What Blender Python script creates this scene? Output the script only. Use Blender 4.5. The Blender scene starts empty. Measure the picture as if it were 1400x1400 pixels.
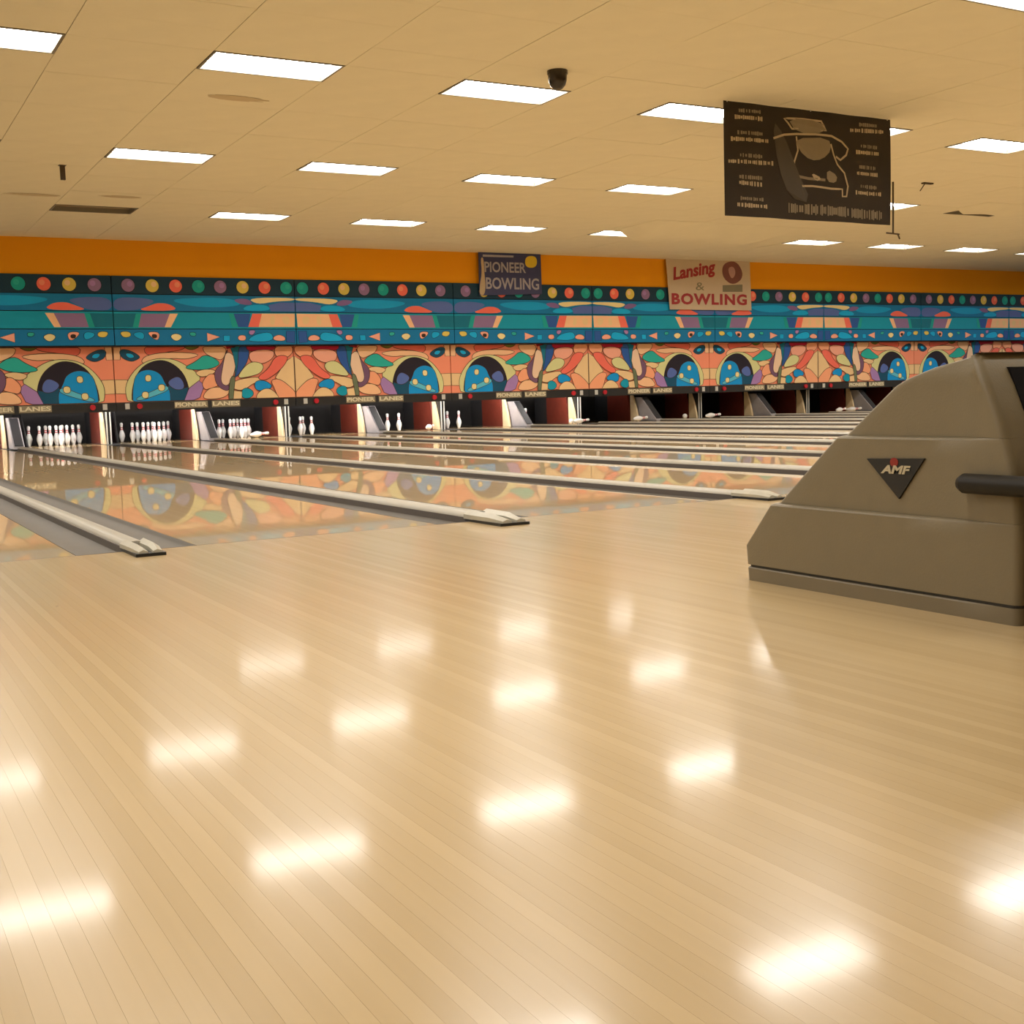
import bpy, bmesh, math, random
import numpy as np
from mathutils import Vector, Matrix, noise as mnoise
random.seed(7)
scene = bpy.context.scene
COL = scene.collection

# ------------------------------------------------------------------ camera
F_PX, YAW, PITCH, ROLL, CAM_H = 1651.54, 0.50907, -0.09365, -0.031625, 0.61398
cy, sy, cp, sp = math.cos(YAW), math.sin(YAW), math.cos(PITCH), math.sin(PITCH)
_w = Vector((sy*cp, cy*cp, sp)); _r0 = Vector((cy, -sy, 0)); _u0 = _r0.cross(_w)
_c, _s = math.cos(ROLL), math.sin(ROLL)
CR = _c*_r0 + _s*_u0; CU = -_s*_r0 + _c*_u0; CW = _w
CAM = Vector((0, 0, CAM_H))
cam_data = bpy.data.cameras.new('camera'); cam = bpy.data.objects.new('camera', cam_data); COL.objects.link(cam)
cam_data.sensor_fit = 'HORIZONTAL'; cam_data.sensor_width = 36.0
cam_data.lens = F_PX/1400*36.0; cam_data.clip_start = 0.05; cam_data.clip_end = 200
M = Matrix((CR, CU, -CW)).transposed().to_4x4(); M.translation = CAM
cam.matrix_world = M
scene.camera = cam

def ray(x, y): return CR*((x-700)/F_PX) - CU*((y-700)/F_PX) + CW
def on_y(x, y, Y): d = ray(x, y); return CAM + d*(Y/d.y)
def on_x(x, y, X): d = ray(x, y); return CAM + d*(X/d.x)
def on_z(x, y, Z): d = ray(x, y); return CAM + d*((Z-CAM_H)/d.z)
def project(P):
    d = Vector(P)-CAM; z = d.dot(CW)
    return (700+F_PX*d.dot(CR)/z, 700-F_PX*d.dot(CU)/z, z)

# ------------------------------------------------------------------ world and view
world = bpy.data.worlds.new('world'); scene.world = world; world.use_nodes = True
world.node_tree.nodes['Background'].inputs[0].default_value = (1.0, 0.85, 0.65, 1)
world.node_tree.nodes['Background'].inputs[1].default_value = 0.05
vs = scene.view_settings
vs.view_transform = 'Standard'; vs.look = 'None'; vs.gamma = 1.0; vs.use_curve_mapping = False
vs.exposure = 0.0
LIGHT_STRENGTH = 23.5
LIGHT_COLOR = (1.0, 0.98, 0.93, 1)

# ------------------------------------------------------------------ dimensions (metres)
H = 3.694                      # ceiling
FOUL = 5.42                    # foul line
S = 1.7245                     # lane spacing
DX0 = 1.133                    # first lane division in view
YW = 22.793                    # front of the upper masking bands
YM = YW + 0.235                # lower masking panel
ZT, ZB = 3.054, 0.768
HALF = 0.262                   # half width of a lane division (gutter + cap + gutter)
def div_x(d): return DX0 + S*d
LX0, LSX, LY0, LSY = 3.7306, 2.4396, 19.4856, 4.278
XMIN, XMAX, YMIN = -7.0, 37.0, -6.5

# ------------------------------------------------------------------ helpers
def lin(h):
    if isinstance(h, str):
        h = h.lstrip('#'); v = [int(h[i:i+2], 16)/255 for i in (0, 2, 4)]
    else: v = list(h)
    return tuple(c/12.92 if c <= 0.04045 else ((c+0.055)/1.055)**2.4 for c in v) + (1,)
MATS = {}
def mat(name, color, rough=0.5, metal=0.0, spec=0.5, var=0.06, scale=8.0, coat=0.0, bump=0.0, trans=None):
    if name in MATS: return MATS[name]
    m = bpy.data.materials.new(name); m.use_nodes = True; nt = m.node_tree
    b = nt.nodes['Principled BSDF']
    c = lin(color) if isinstance(color, str) else tuple(color)+(1,)
    tc = nt.nodes.new('ShaderNodeTexCoord'); nz = nt.nodes.new('ShaderNodeTexNoise')
    nz.inputs['Scale'].default_value = scale; nz.inputs['Detail'].default_value = 3
    nt.links.new(tc.outputs['Object'], nz.inputs['Vector'])
    mx = nt.nodes.new('ShaderNodeMix'); mx.data_type = 'RGBA'
    mx.inputs['A'].default_value = tuple(v*(1-var) for v in c[:3])+(1,)
    mx.inputs['B'].default_value = tuple(min(1, v*(1+var)) for v in c[:3])+(1,)
    nt.links.new(nz.outputs['Fac'], mx.inputs['Factor'])
    nt.links.new(mx.outputs['Result'], b.inputs['Base Color'])
    b.inputs['Roughness'].default_value = rough; b.inputs['Metallic'].default_value = metal
    b.inputs['Specular IOR Level'].default_value = spec
    b.inputs['Coat Weight'].default_value = coat; b.inputs['Coat Roughness'].default_value = 0.05
    if bump:
        bp = nt.nodes.new('ShaderNodeBump'); bp.inputs['Strength'].default_value = bump; bp.inputs['Distance'].default_value = 0.004
        n2 = nt.nodes.new('ShaderNodeTexNoise'); n2.inputs['Scale'].default_value = 180; n2.inputs['Detail'].default_value = 2
        nt.links.new(tc.outputs['Object'], n2.inputs['Vector']); nt.links.new(n2.outputs['Fac'], bp.inputs['Height'])
        nt.links.new(bp.outputs['Normal'], b.inputs['Normal'])
    MATS[name] = m
    return m
def emit(name, color, strength):
    if name in MATS: return MATS[name]
    m = bpy.data.materials.new(name); m.use_nodes = True; nt = m.node_tree
    for n in list(nt.nodes): nt.nodes.remove(n)
    o = nt.nodes.new('ShaderNodeOutputMaterial'); e = nt.nodes.new('ShaderNodeEmission')
    e.inputs[0].default_value = color; e.inputs[1].default_value = strength
    nt.links.new(e.outputs[0], o.inputs[0]); MATS[name] = m
    return m
def wood(name, dark, light, board, rough, coat, coat_rough, spec=0.5, grain=0.5):
    m = bpy.data.materials.new(name); m.use_nodes = True; nt = m.node_tree; L = nt.links
    b = nt.nodes['Principled BSDF']
    geo = nt.nodes.new('ShaderNodeNewGeometry'); sep = nt.nodes.new('ShaderNodeSeparateXYZ')
    L.new(geo.outputs['Position'], sep.inputs[0])
    dv = nt.nodes.new('ShaderNodeMath'); dv.operation = 'DIVIDE'; dv.inputs[1].default_value = board
    L.new(sep.outputs['X'], dv.inputs[0])
    fl = nt.nodes.new('ShaderNodeMath'); fl.operation = 'FLOOR'; L.new(dv.outputs[0], fl.inputs[0])
    wn = nt.nodes.new('ShaderNodeTexWhiteNoise'); wn.noise_dimensions = '1D'; L.new(fl.outputs[0], wn.inputs['W'])
    # grain stretched along the board, different on every board
    off = nt.nodes.new('ShaderNodeMath'); off.operation = 'MULTIPLY'; off.inputs[1].default_value = 37.0
    L.new(wn.outputs['Value'], off.inputs[0])
    cb = nt.nodes.new('ShaderNodeCombineXYZ')
    mx_ = nt.nodes.new('ShaderNodeMath'); mx_.operation = 'MULTIPLY'; mx_.inputs[1].default_value = 60.0; L.new(sep.outputs['X'], mx_.inputs[0])
    my_ = nt.nodes.new('ShaderNodeMath'); my_.operation = 'MULTIPLY'; my_.inputs[1].default_value = 1.6; L.new(sep.outputs['Y'], my_.inputs[0])
    L.new(mx_.outputs[0], cb.inputs[0]); L.new(my_.outputs[0], cb.inputs[1]); L.new(off.outputs[0], cb.inputs[2])
    nz = nt.nodes.new('ShaderNodeTexNoise'); nz.inputs['Scale'].default_value = 1.0; nz.inputs['Detail'].default_value = 4
    L.new(cb.outputs[0], nz.inputs['Vector'])
    mixf = nt.nodes.new('ShaderNodeMix'); mixf.data_type = 'FLOAT'; mixf.inputs['Factor'].default_value = grain
    L.new(wn.outputs['Value'], mixf.inputs['A']); L.new(nz.outputs['Fac'], mixf.inputs['B'])
    mc = nt.nodes.new('ShaderNodeMix'); mc.data_type = 'RGBA'
    mc.inputs['A'].default_value = tuple(dark)+(1,); mc.inputs['B'].default_value = tuple(light)+(1,)
    L.new(mixf.outputs['Result'], mc.inputs['Factor'])
    # tiny scattered scuffs
    vo = nt.nodes.new('ShaderNodeTexVoronoi'); vo.inputs['Scale'].default_value = 2.3; L.new(geo.outputs['Position'], vo.inputs['Vector'])
    lt = nt.nodes.new('ShaderNodeMath'); lt.operation = 'LESS_THAN'; lt.inputs[1].default_value = 0.011; L.new(vo.outputs['Distance'], lt.inputs[0])
    sc = nt.nodes.new('ShaderNodeMath'); sc.operation = 'MULTIPLY'; sc.inputs[1].default_value = 0.55; L.new(lt.outputs[0], sc.inputs[0])
    m2 = nt.nodes.new('ShaderNodeMix'); m2.data_type = 'RGBA'; m2.inputs['B'].default_value = (0.12, 0.07, 0.03, 1)
    L.new(sc.outputs[0], m2.inputs['Factor']); L.new(mc.outputs['Result'], m2.inputs['A'])
    L.new(m2.outputs['Result'], b.inputs['Base Color'])
    b.inputs['Roughness'].default_value = rough; b.inputs['Specular IOR Level'].default_value = spec
    b.inputs['Coat Weight'].default_value = coat; b.inputs['Coat Roughness'].default_value = coat_rough
    MATS[name] = m
    return m

def link(o, parent=None):
    COL.objects.link(o)
    if parent is not None: o.parent = parent
    return o
def tag(o, label=None, cat=None, group=None, kind=None):
    if label: o['label'] = label
    if cat: o['category'] = cat
    if group: o['group'] = group
    if kind: o['kind'] = kind
    return o
def empty(name, loc=(0, 0, 0), label=None, cat=None, group=None):
    o = bpy.data.objects.new(name, None); o.location = loc; o.empty_display_size = 0.1
    link(o); tag(o, label, cat, group); return o
class MB:
    """mesh builder: collects verts / faces with a material per face"""
    def __init__(self): self.v = []; self.f = []; self.m = []; self.mats = []
    def mi(self, m):
        if m not in self.mats: self.mats.append(m)
        return self.mats.index(m)
    def add(self, verts, faces, m):
        k = len(self.v); self.v += [tuple(v) for v in verts]; i = self.mi(m)
        for f in faces: self.f.append([a+k for a in f]); self.m.append(i)
    def box(self, x0, x1, y0, y1, z0, z1, m):
        v = [(x, y, z) for z in (z0, z1) for y in (y0, y1) for x in (x0, x1)]
        self.add(v, [(0, 2, 3, 1), (4, 5, 7, 6), (0, 1, 5, 4), (2, 6, 7, 3), (0, 4, 6, 2), (1, 3, 7, 5)], m)
    def prism(self, prof, axis, a, b, m):
        """closed profile extruded along axis 'x' (prof=(y,z)) or 'y' (prof=(x,z)) from a to b"""
        n = len(prof)
        def P(t, q): return (t, q[0], q[1]) if axis == 'x' else (q[0], t, q[1])
        v = [P(a, q) for q in prof]+[P(b, q) for q in prof]
        f = [tuple(range(n)), tuple(range(2*n-1, n-1, -1))]
        f += [(i, i+n, (i+1) % n+n, (i+1) % n) for i in range(n)]
        self.add(v, f, m)
    def tube(self, p0, p1, r, m, n=12, r1=None):
        p0, p1 = Vector(p0), Vector(p1); d = (p1-p0).normalized()
        a = d.orthogonal().normalized(); b = d.cross(a); r1 = r if r1 is None else r1
        v = []
        for p, rr in ((p0, r), (p1, r1)):
            v += [p+rr*(math.cos(2*math.pi*i/n)*a+math.sin(2*math.pi*i/n)*b) for i in range(n)]
        f = [(i, (i+1) % n, (i+1) % n+n, i+n) for i in range(n)]+[tuple(range(n-1, -1, -1)), tuple(range(n, 2*n))]
        self.add(v, f, m)
    def lathe(self, prof, m, n=16, c=(0, 0, 0)):
        v = []; f = []
        for r, z in prof: v += [(c[0]+r*math.cos(2*math.pi*i/n), c[1]+r*math.sin(2*math.pi*i/n), c[2]+z) for i in range(n)]
        for k in range(len(prof)-1):
            f += [(k*n+i, k*n+(i+1) % n, (k+1)*n+(i+1) % n, (k+1)*n+i) for i in range(n)]
        f += [tuple(range(n-1, -1, -1)), tuple(range((len(prof)-1)*n, len(prof)*n))]
        self.add(v, f, m)
    def mesh(self, name, smooth=None):
        me = bpy.data.meshes.new(name); me.from_pydata(self.v, [], self.f)
        for m in self.mats: me.materials.append(m)
        me.polygons.foreach_set('material_index', self.m)
        bm = bmesh.new(); bm.from_mesh(me); bmesh.ops.recalc_face_normals(bm, faces=bm.faces); bm.to_mesh(me); bm.free()
        if smooth is not None:
            me.polygons.foreach_set('use_smooth', [True]*len(me.polygons))
            try: me.set_sharp_from_angle(angle=math.radians(smooth))
            except Exception: pass
        me.update(); return me
    def build(self, name, parent=None, smooth=None, loc=None, bevel=0, seg=2):
        o = bpy.data.objects.new(name, self.mesh(name, smooth)); link(o, parent)
        if loc is not None: o.location = loc
        if bevel:
            b = o.modifiers.new('bevel', 'BEVEL'); b.width = bevel; b.segments = seg; b.limit_method = 'ANGLE'; b.angle_limit = math.radians(35)
        return o
def struct(mb, name, **k):
    o = mb.build(name, **k); o['kind'] = 'structure'; return o
def text_mesh(s, size, m, extrude=0.001, shear=0.0, bold=0.0, spacing=1.0):
    cu = bpy.data.curves.new('lettering', 'FONT'); cu.body = s; cu.size = size; cu.extrude = extrude
    cu.shear = shear; cu.offset = bold; cu.space_character = spacing; cu.resolution_u = 3
    cu.align_x = 'CENTER'; cu.align_y = 'CENTER'
    o = bpy.data.objects.new('lettering', cu); COL.objects.link(o)
    bpy.context.view_layer.update()
    me = bpy.data.meshes.new_from_object(o.evaluated_get(bpy.context.evaluated_depsgraph_get()))
    bpy.data.objects.remove(o); bpy.data.curves.remove(cu)
    me.materials.clear(); me.materials.append(m)
    for p in me.polygons: p.material_index = 0
    return me
def text(s, size, m, parent, loc, rot=(math.pi/2, 0, 0), name='lettering', fit=None, **k):
    me = text_mesh(s, size, m, **k)
    xs = [v.co.x for v in me.vertices]; ys = [v.co.y for v in me.vertices]
    if fit:  # exact width, height
        w, h = max(xs)-min(xs), max(ys)-min(ys)
        cx, cyy = (max(xs)+min(xs))/2, (max(ys)+min(ys))/2
        for v in me.vertices: v.co.x = (v.co.x-cx)*fit[0]/w; v.co.y = (v.co.y-cyy)*fit[1]/h
    o = bpy.data.objects.new(name, me); link(o, parent); o.location = loc; o.rotation_euler = rot
    return o
def chaikin(p, it=2):
    for _ in range(it):
        q = []
        for i in range(len(p)):
            a, b = p[i], p[(i+1) % len(p)]
            q.append((a[0]*.75+b[0]*.25, a[1]*.75+b[1]*.25)); q.append((a[0]*.25+b[0]*.75, a[1]*.25+b[1]*.75))
        p = q
    return p

# ------------------------------------------------------------------ materials
BOARD = 0.027
m_approach = wood('approach_maple', (0.50, 0.355, 0.172), (0.595, 0.435, 0.225), BOARD, 0.26, 0.34, 0.085, spec=0.5, grain=0.35)
m_lane = wood('lane_maple', (0.62, 0.42, 0.19), (0.72, 0.51, 0.25), BOARD, 0.30, 0.85, 0.02, spec=0.3, grain=0.45)
m_subfloor = mat('subfloor', (0.30, 0.19, 0.085), 0.6)
m_tile = mat('ceiling_tile', (0.77, 0.71, 0.55), 0.9, spec=0.1, var=0.05, scale=3.0, bump=0.15)
m_slab = mat('ceiling_void', (0.22, 0.17, 0.11), 0.9, spec=0.1)
m_dim_enamel = mat('dimmed_enamel', (0.20, 0.175, 0.13), 0.6)  # white enamel coloured darker, so the troffer's inner walls look dim
m_diffuser = emit('lit_diffuser', LIGHT_COLOR, LIGHT_STRENGTH)
m_unlit = mat('unlit_diffuser', (0.26, 0.19, 0.11), 0.5)
m_orange = mat('orange_paint', '#F0A010', 0.7, spec=0.2, var=0.05, scale=0.8)
m_beige = mat('beige_paint', (0.62, 0.52, 0.36), 0.8)
m_black = mat('black_plastic', (0.012, 0.011, 0.010), 0.45)
m_dark = mat('pit_dark', (0.02, 0.017, 0.015), 0.8)
m_gutter = mat('gutter_grey', (0.125, 0.106, 0.082), 0.5, var=0.12, scale=5)
m_cap = mat('cap_cream', (0.44, 0.40, 0.32), 0.35, var=0.1, scale=4)
m_capdark = mat('cap_side_dark', (0.12, 0.10, 0.085), 0.5)
m_capend = mat('cap_end_cream', (0.50, 0.46, 0.36), 0.35, var=0.12, scale=20)
m_hood = mat('hood_taupe', (0.200, 0.160, 0.094), 0.42, var=0.05, scale=14, bump=0.12)
m_hood2 = mat('hood_plinth', (0.185, 0.148, 0.090), 0.45)
m_rubber = mat('black_rubber', (0.014, 0.011, 0.007), 0.45, spec=0.3)
m_pin = mat('pin_white', (0.86, 0.85, 0.82), 0.25, var=0.02)
m_pinred = mat('pin_red', (0.62, 0.03, 0.05), 0.3)
m_kick = mat('kickback_redbrown', (0.17, 0.028, 0.016), 0.5, var=0.2)
m_kickdark = mat('kickback_charcoal', (0.03, 0.029, 0.031), 0.6)
m_cream = mat('kickback_cream', (0.80, 0.62, 0.37), 0.45)
m_wedge = mat('guard_grey', (0.36, 0.33, 0.33), 0.5, var=0.15)
m_plate = mat('plate_cream', (0.78, 0.70, 0.48), 0.5)
m_plateback = mat('plate_brown', (0.30, 0.245, 0.15), 0.6)
m_redlens = mat('red_lens', (0.55, 0.015, 0.03), 0.3)
m_whitebit = mat('white_plate', (0.62, 0.60, 0.54), 0.4)

# ------------------------------------------------------------------ room shell
mb = MB(); mb.box(XMIN, XMAX, YMIN, FOUL, -0.12, -0.0205, m_subfloor); floor = struct(mb, 'floor')
plank_me = None
P0, P1 = -0.81, 5.13
n0, n1 = int(round(P0/BOARD)), int(round(P1/BOARD))
mb = MB(); mb.box(0.0001, BOARD-0.0001, YMIN, FOUL, -0.02, 0.0, m_approach); plank_me = mb.mesh('plank')
for k in range(n0, n1):
    o = bpy.data.objects.new('plank', plank_me); link(o, floor); o.location = (k*BOARD, 0, 0)
mb = MB()
for k in list(range(int(XMIN/BOARD), n0))+list(range(n1, int(XMAX/BOARD))):
    mb.box(k*BOARD+0.0001, (k+1)*BOARD-0.0001, YMIN, FOUL, -0.02, 0.0, m_approach)
o = mb.build('planks_beyond', floor); o['kind'] = 'stuff'

mb = MB(); mb.box(XMIN, XMAX, YMIN, 25.9, -0.25, -0.13, m_dark); struct(mb, 'floor_underlay')
mb = MB(); mb.box(XMIN, XMAX, YMIN, 25.9, 3.82, 3.92, m_slab); ceiling = struct(mb, 'ceiling')
# ceiling tiles: 4 ft x 2 ft, holes where the lights sit
TX, TY = LSX/2, LSY/7
tx0 = LX0-TX/2; ty0 = LY0-TY/2
sag_tiles = set()
light_cells = {}
for c in range(-4, 14):
    for r in range(0, 5):
        i = 2*c; j = -7*r
        if XMIN < LX0+LSX*c-TX/2 and LX0+LSX*c+TX/2 < XMAX and LY0-LSY*r > YMIN+.4: light_cells[(i, j)] = (r, c)
cells = []
for i in range(math.floor((XMIN-tx0)/TX)+1, math.floor((XMAX-tx0)/TX)):
    for j in range(math.floor((YMIN-ty0)/TY)+1, math.floor((YW+0.1-ty0)/TY)):
        if (i, j) in light_cells: continue
        x0, y0 = tx0+i*TX, ty0+j*TY
        a = 0
        cc = [project((x0+dx, y0+dy, H)) for dx, dy in ((0, 0), (TX, 0), (TX, TY), (0, TY))]
        if all(q[2] > .3 for q in cc) and any(-20 < q[0] < 1420 and -20 < q[1] < 380 for q in cc):
            a = abs(sum(cc[k][0]*cc[(k+1) % 4][1]-cc[(k+1) % 4][0]*cc[k][1] for k in range(4)))/2
            mx, my = project((x0+TX/2, y0+TY/2, H))[:2]
            if not (-10 < mx < 1410 and -10 < my < 380): a *= .3
        cells.append((a, i, j, x0, y0))
cells.sort(key=lambda t: -t[0])
GX, GY = 0.0028, 0.0010
mb = MB(); mb.box(GX, TX-GX, GY, TY-GY, 0, 0.02, m_tile); tile_me = mb.mesh('ceiling_tile')
rest = MB(); nt_ = 0
for a, i, j, x0, y0 in cells:
    dz = random.uniform(-0.001, 0.0015)
    if nt_ < 298 and a > 0:
        o = bpy.data.objects.new('ceiling_tile', tile_me); link(o, ceiling); o.location = (x0, y0, H+dz); nt_ += 1
    else:
        rest.box(x0+GX, x0+TX-GX, y0+GY, y0+TY-GY, H+dz, H+dz+0.02, m_tile)
o = rest.build('ceiling_tiles_beyond', ceiling); o['kind'] = 'stuff'
# strip of ceiling between last full row of tiles and the wall
jl = math.floor((YW+0.1-ty0)/TY)
mb = MB(); mb.box(XMIN, XMAX, ty0+jl*TY+.002, 23.1, H, H+0.02, m_tile); mb.build('ceiling_border', ceiling)

mb = MB(); mb.box(XMIN, XMAX, YW+0.03, YW+0.20, ZT-0.003, 3.82, m_orange); struct(mb, 'wall_back')
mb = MB(); mb.box(XMIN-.2, XMIN, YMIN, 25.9, -0.13, 3.82, m_beige); struct(mb, 'wall_left')
mb = MB(); mb.box(XMAX, XMAX+.2, YMIN, 25.9, -0.13, 3.82, m_beige); struct(mb, 'wall_right')
mb = MB(); mb.box(XMIN, XMAX, YMIN-.2, YMIN, -0.13, 3.82, m_beige); struct(mb, 'wall_front')
mb = MB(); mb.box(XMIN, XMAX, 25.8, 25.9, -0.13, 3.82, m_dark); mb.box(XMIN, XMAX, YM+.06, 25.8, 0.80, 0.84, m_dark); struct(mb, 'wall_pit')

# ------------------------------------------------------------------ ceiling lights
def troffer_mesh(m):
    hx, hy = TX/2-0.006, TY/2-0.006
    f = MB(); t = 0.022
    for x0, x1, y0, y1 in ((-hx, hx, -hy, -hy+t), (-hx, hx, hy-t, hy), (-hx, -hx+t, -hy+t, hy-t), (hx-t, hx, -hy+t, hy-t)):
        f.box(x0, x1, y0, y1, -0.006, 0.10, m_dim_enamel)
    d = MB(); n = 10; V = []; Fc = []
    for k in range(n+1):
        y = -hy+t+(2*hy-2*t)*k/n; z = 0.062
        V += [(-hx+t, y, z), (hx-t, y, z)]
    Fc = [(2*k, 2*k+2, 2*k+3, 2*k+1) for k in range(n)]
    d.add(V, Fc, m)
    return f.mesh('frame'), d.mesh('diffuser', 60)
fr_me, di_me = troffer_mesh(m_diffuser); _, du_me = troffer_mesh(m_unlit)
UNLIT = {(0, 0), (1, 6)}
ORD = ['first', 'second', 'third', 'fourth', 'fifth', 'sixth', 'seventh', 'eighth', 'ninth', 'tenth', 'eleventh', 'twelfth', 'thirteenth', 'fourteenth', 'fifteenth', 'sixteenth', 'seventeenth', 'eighteenth']
first_vis = {}
for (i, j), (r, c) in sorted(light_cells.items(), key=lambda t: (t[1][0], t[1][1])):
    lit = (r, c) not in UNLIT
    px, py, pz = project((LX0+LSX*c, LY0-LSY*r, H))
    inview = pz > 0 and -90 < px < 1490 and -60 < py < 400
    if inview and r not in first_vis: first_vis[r] = c
    if inview: lab = '%s ceiling light, %s in view from left in %s row from orange wall' % ('lit' if lit else 'dark unlit', ORD[c-first_vis[r]], ORD[r])
    else: lab = 'lit ceiling light outside the frame, column %s, %s row from orange wall' % (ORD[c+4], ORD[r])
    e = empty('ceiling_light', (LX0+LSX*c, LY0-LSY*r, H), lab, 'ceiling light', 'recessed ceiling lights')
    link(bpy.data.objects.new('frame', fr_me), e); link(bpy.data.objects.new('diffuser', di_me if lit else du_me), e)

# sagging ceiling panels that hang in front of two lights
def sag(x0, x1, y0, y1, drop, label, power=1.0):
    mb = MB(); nx, ny = 28, 8; V = []
    for t in (0, 1):
        for b in range(ny+1):
            for a in range(nx+1):
                u, v = a/nx, b/ny
                e = min(1, min(u*9, (1-u)*4.0)); e = e*e*(3-2*e)
                w = (0.86+0.14*math.sin(u*9+1))*e
                d = drop*w*math.sin(min(1.0, v*1.12)*math.pi/2)**1.5
                V.append((x0+(x1-x0)*u, y0+(y1-y0)*v, H-0.004-d+t*0.015))
    N = (nx+1)*(ny+1); Fc = []
    for b in range(ny):
        for a in range(nx):
            q = b*(nx+1)+a
            Fc.append((q, q+1, q+nx+2, q+nx+1)); Fc.append((N+q, N+q+nx+1, N+q+nx+2, N+q+1))
    for a in range(nx):
        Fc.append((a, N+a, N+a+1, a+1)); q = ny*(nx+1)+a; Fc.append((q, q+1, N+q+1, N+q))
    for b in range(ny):
        q = b*(nx+1); Fc.append((q, q+nx+1, N+q+nx+1, N+q)); q += nx; Fc.append((q, N+q, N+q+nx+1, q+nx+1))
    mb.add(V, Fc, m_tile)
    o = mb.build('sagging_ceiling_panel', smooth=50); tag(o, label, 'ceiling panel'); return o
sag(13.05, 16.95, 17.75, 19.05, 0.18, 'long sagging ceiling panel drooping just above the white bowling sign')
sag(17.5, 19.3, 14.3, 15.0, 0.09, 'short sagging ceiling panel right of the hanging black banner')

# ------------------------------------------------------------------ lanes
LANE_END = 25.15
DIV_END = 22.60
NL = 14
for i in range(-1, NL):
    x0, x1 = div_x(i)+HALF, div_x(i+1)-HALF
    e = empty('bowling_lane', ((x0+x1)/2, FOUL, 0))
    lab = 'glossy maple bowling lane, ' + ('cut off by the left edge at the foul line' if i == -1 else '%s from the left at the foul line' % ORD[i+1])
    tag(e, lab, 'bowling lane', 'bowling lanes')
    hw = (x1-x0)/2
    mb = MB(); mb.box(-hw, hw, 0.012, LANE_END-FOUL, -0.10, 0, m_lane); mb.build('lane_bed', e)
    mb = MB(); mb.box(-hw, hw, 0.001, 0.011, -0.10, -0.0003, m_capdark); mb.build('foul_line', e)

def arc(cx, cz, rx, rz, a0, a1, n):
    return [(cx+rx*math.cos(math.radians(a0+(a1-a0)*k/n)), cz+rz*math.sin(math.radians(a0+(a1-a0)*k/n))) for k in range(n+1)]
def division(d):
    odd = d % 2 == 1
    e = empty('lane_division', (div_x(d), FOUL, 0))
    kind = 'wide cream ball return capping with two grey gutters' if odd else 'narrow cream capping with two grey gutters'
    tag(e, '%s, %s lane division from the left' % (kind, ORD[d]), 'lane division', 'lane divisions')
    L1 = DIV_END-FOUL
    cw = 0.052 if not odd else 0.062
    for s in (-1, 1):
        a, b = s*(HALF-0.004), s*(cw-0.01)
        cx, rx = (a+b)/2, abs(a-b)/2-0.006
        prof = [(a, 0.0), (a, -0.11), (b, -0.11), (b, 0.0)] + ([(cx+rx*math.cos(math.radians(t))*-s, -0.032*math.sin(math.radians(t))-0.004) for t in range(0, 181, 15)])
        mb = MB(); mb.prism(prof, 'y', 0.0, L1, m_gutter); mb.build('gutter', e, smooth=40)
    top = 0.046 if odd else 0.040
    prof = [(-cw, -0.10), (cw, -0.10), (cw, 0.012)] + arc(0, 0.012, cw, top-0.012, 0, 180, 10)[1:-1] + [(-cw, 0.012)]
    mb = MB(); mb.prism(prof, 'y', 0.03, L1, m_cap); cap = mb.build('capping', e, smooth=40)
    for s in (-1, 1):
        mb = MB(); mb.box(s*cw, s*(cw+0.006), 0.03, L1, -0.06, 0.016, m_capdark); mb.build('cap_edge', cap)
    # moulded end piece sitting on the foul line: two prongs on a foot
    mb = MB(); ew = 0.085 if odd else 0.066
    ln = 0.32 if odd else 0.25
    for s in (-1, 1):
        pr = [(s*ew*0.98, 0.012), (s*ew*0.98, top*.75), (s*ew*0.60, top+.008), (s*ew*0.22, top*.8), (s*ew*0.22, 0.012)]
        n = len(pr)
        V = [(x, 0.06, z) for x, z in pr]+[(x*0.92, -ln*0.6, 0.012+(z-0.012)*0.95) for x, z in pr]+[(x*0.75, -ln, 0.012+(z-0.012)*0.45) for x, z in pr]
        Fc = [tuple(range(n)), tuple(range(3*n-1, 2*n-1, -1))]
        for k in (0, 1):
            Fc += [(k*n+q, (k+1)*n+q, (k+1)*n+(q+1) % n, k*n+(q+1) % n) for q in range(n)]
        mb.add(V, Fc, m_capend)
    ep = mb.build('end_piece', e, smooth=35)
    mb = MB(); mb.box(-ew*.95, ew*.95, -ln-0.01, 0.05, 0.0, 0.013, m_black); mb.build('foot', ep)
    # dark groove plate where the gutters meet the approach
    for s in (-1, 1):
        mb = MB(); mb.box(min(s*HALF*.99, s*cw), max(s*HALF*.99, s*cw), -0.004, 0.008, -0.1, 0.001, m_capdark); mb.build('gutter_lip', e)
for d in range(0, NL+1): division(d)
for d in range(0, NL+1):   # flat pit floor between the pin decks
    mb = MB(); mb.box(div_x(d)-HALF+.002, div_x(d)+HALF-.002, DIV_END+0.005, LANE_END, -0.1, -0.001, m_kickdark); struct(mb, 'floor_pit')

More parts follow.
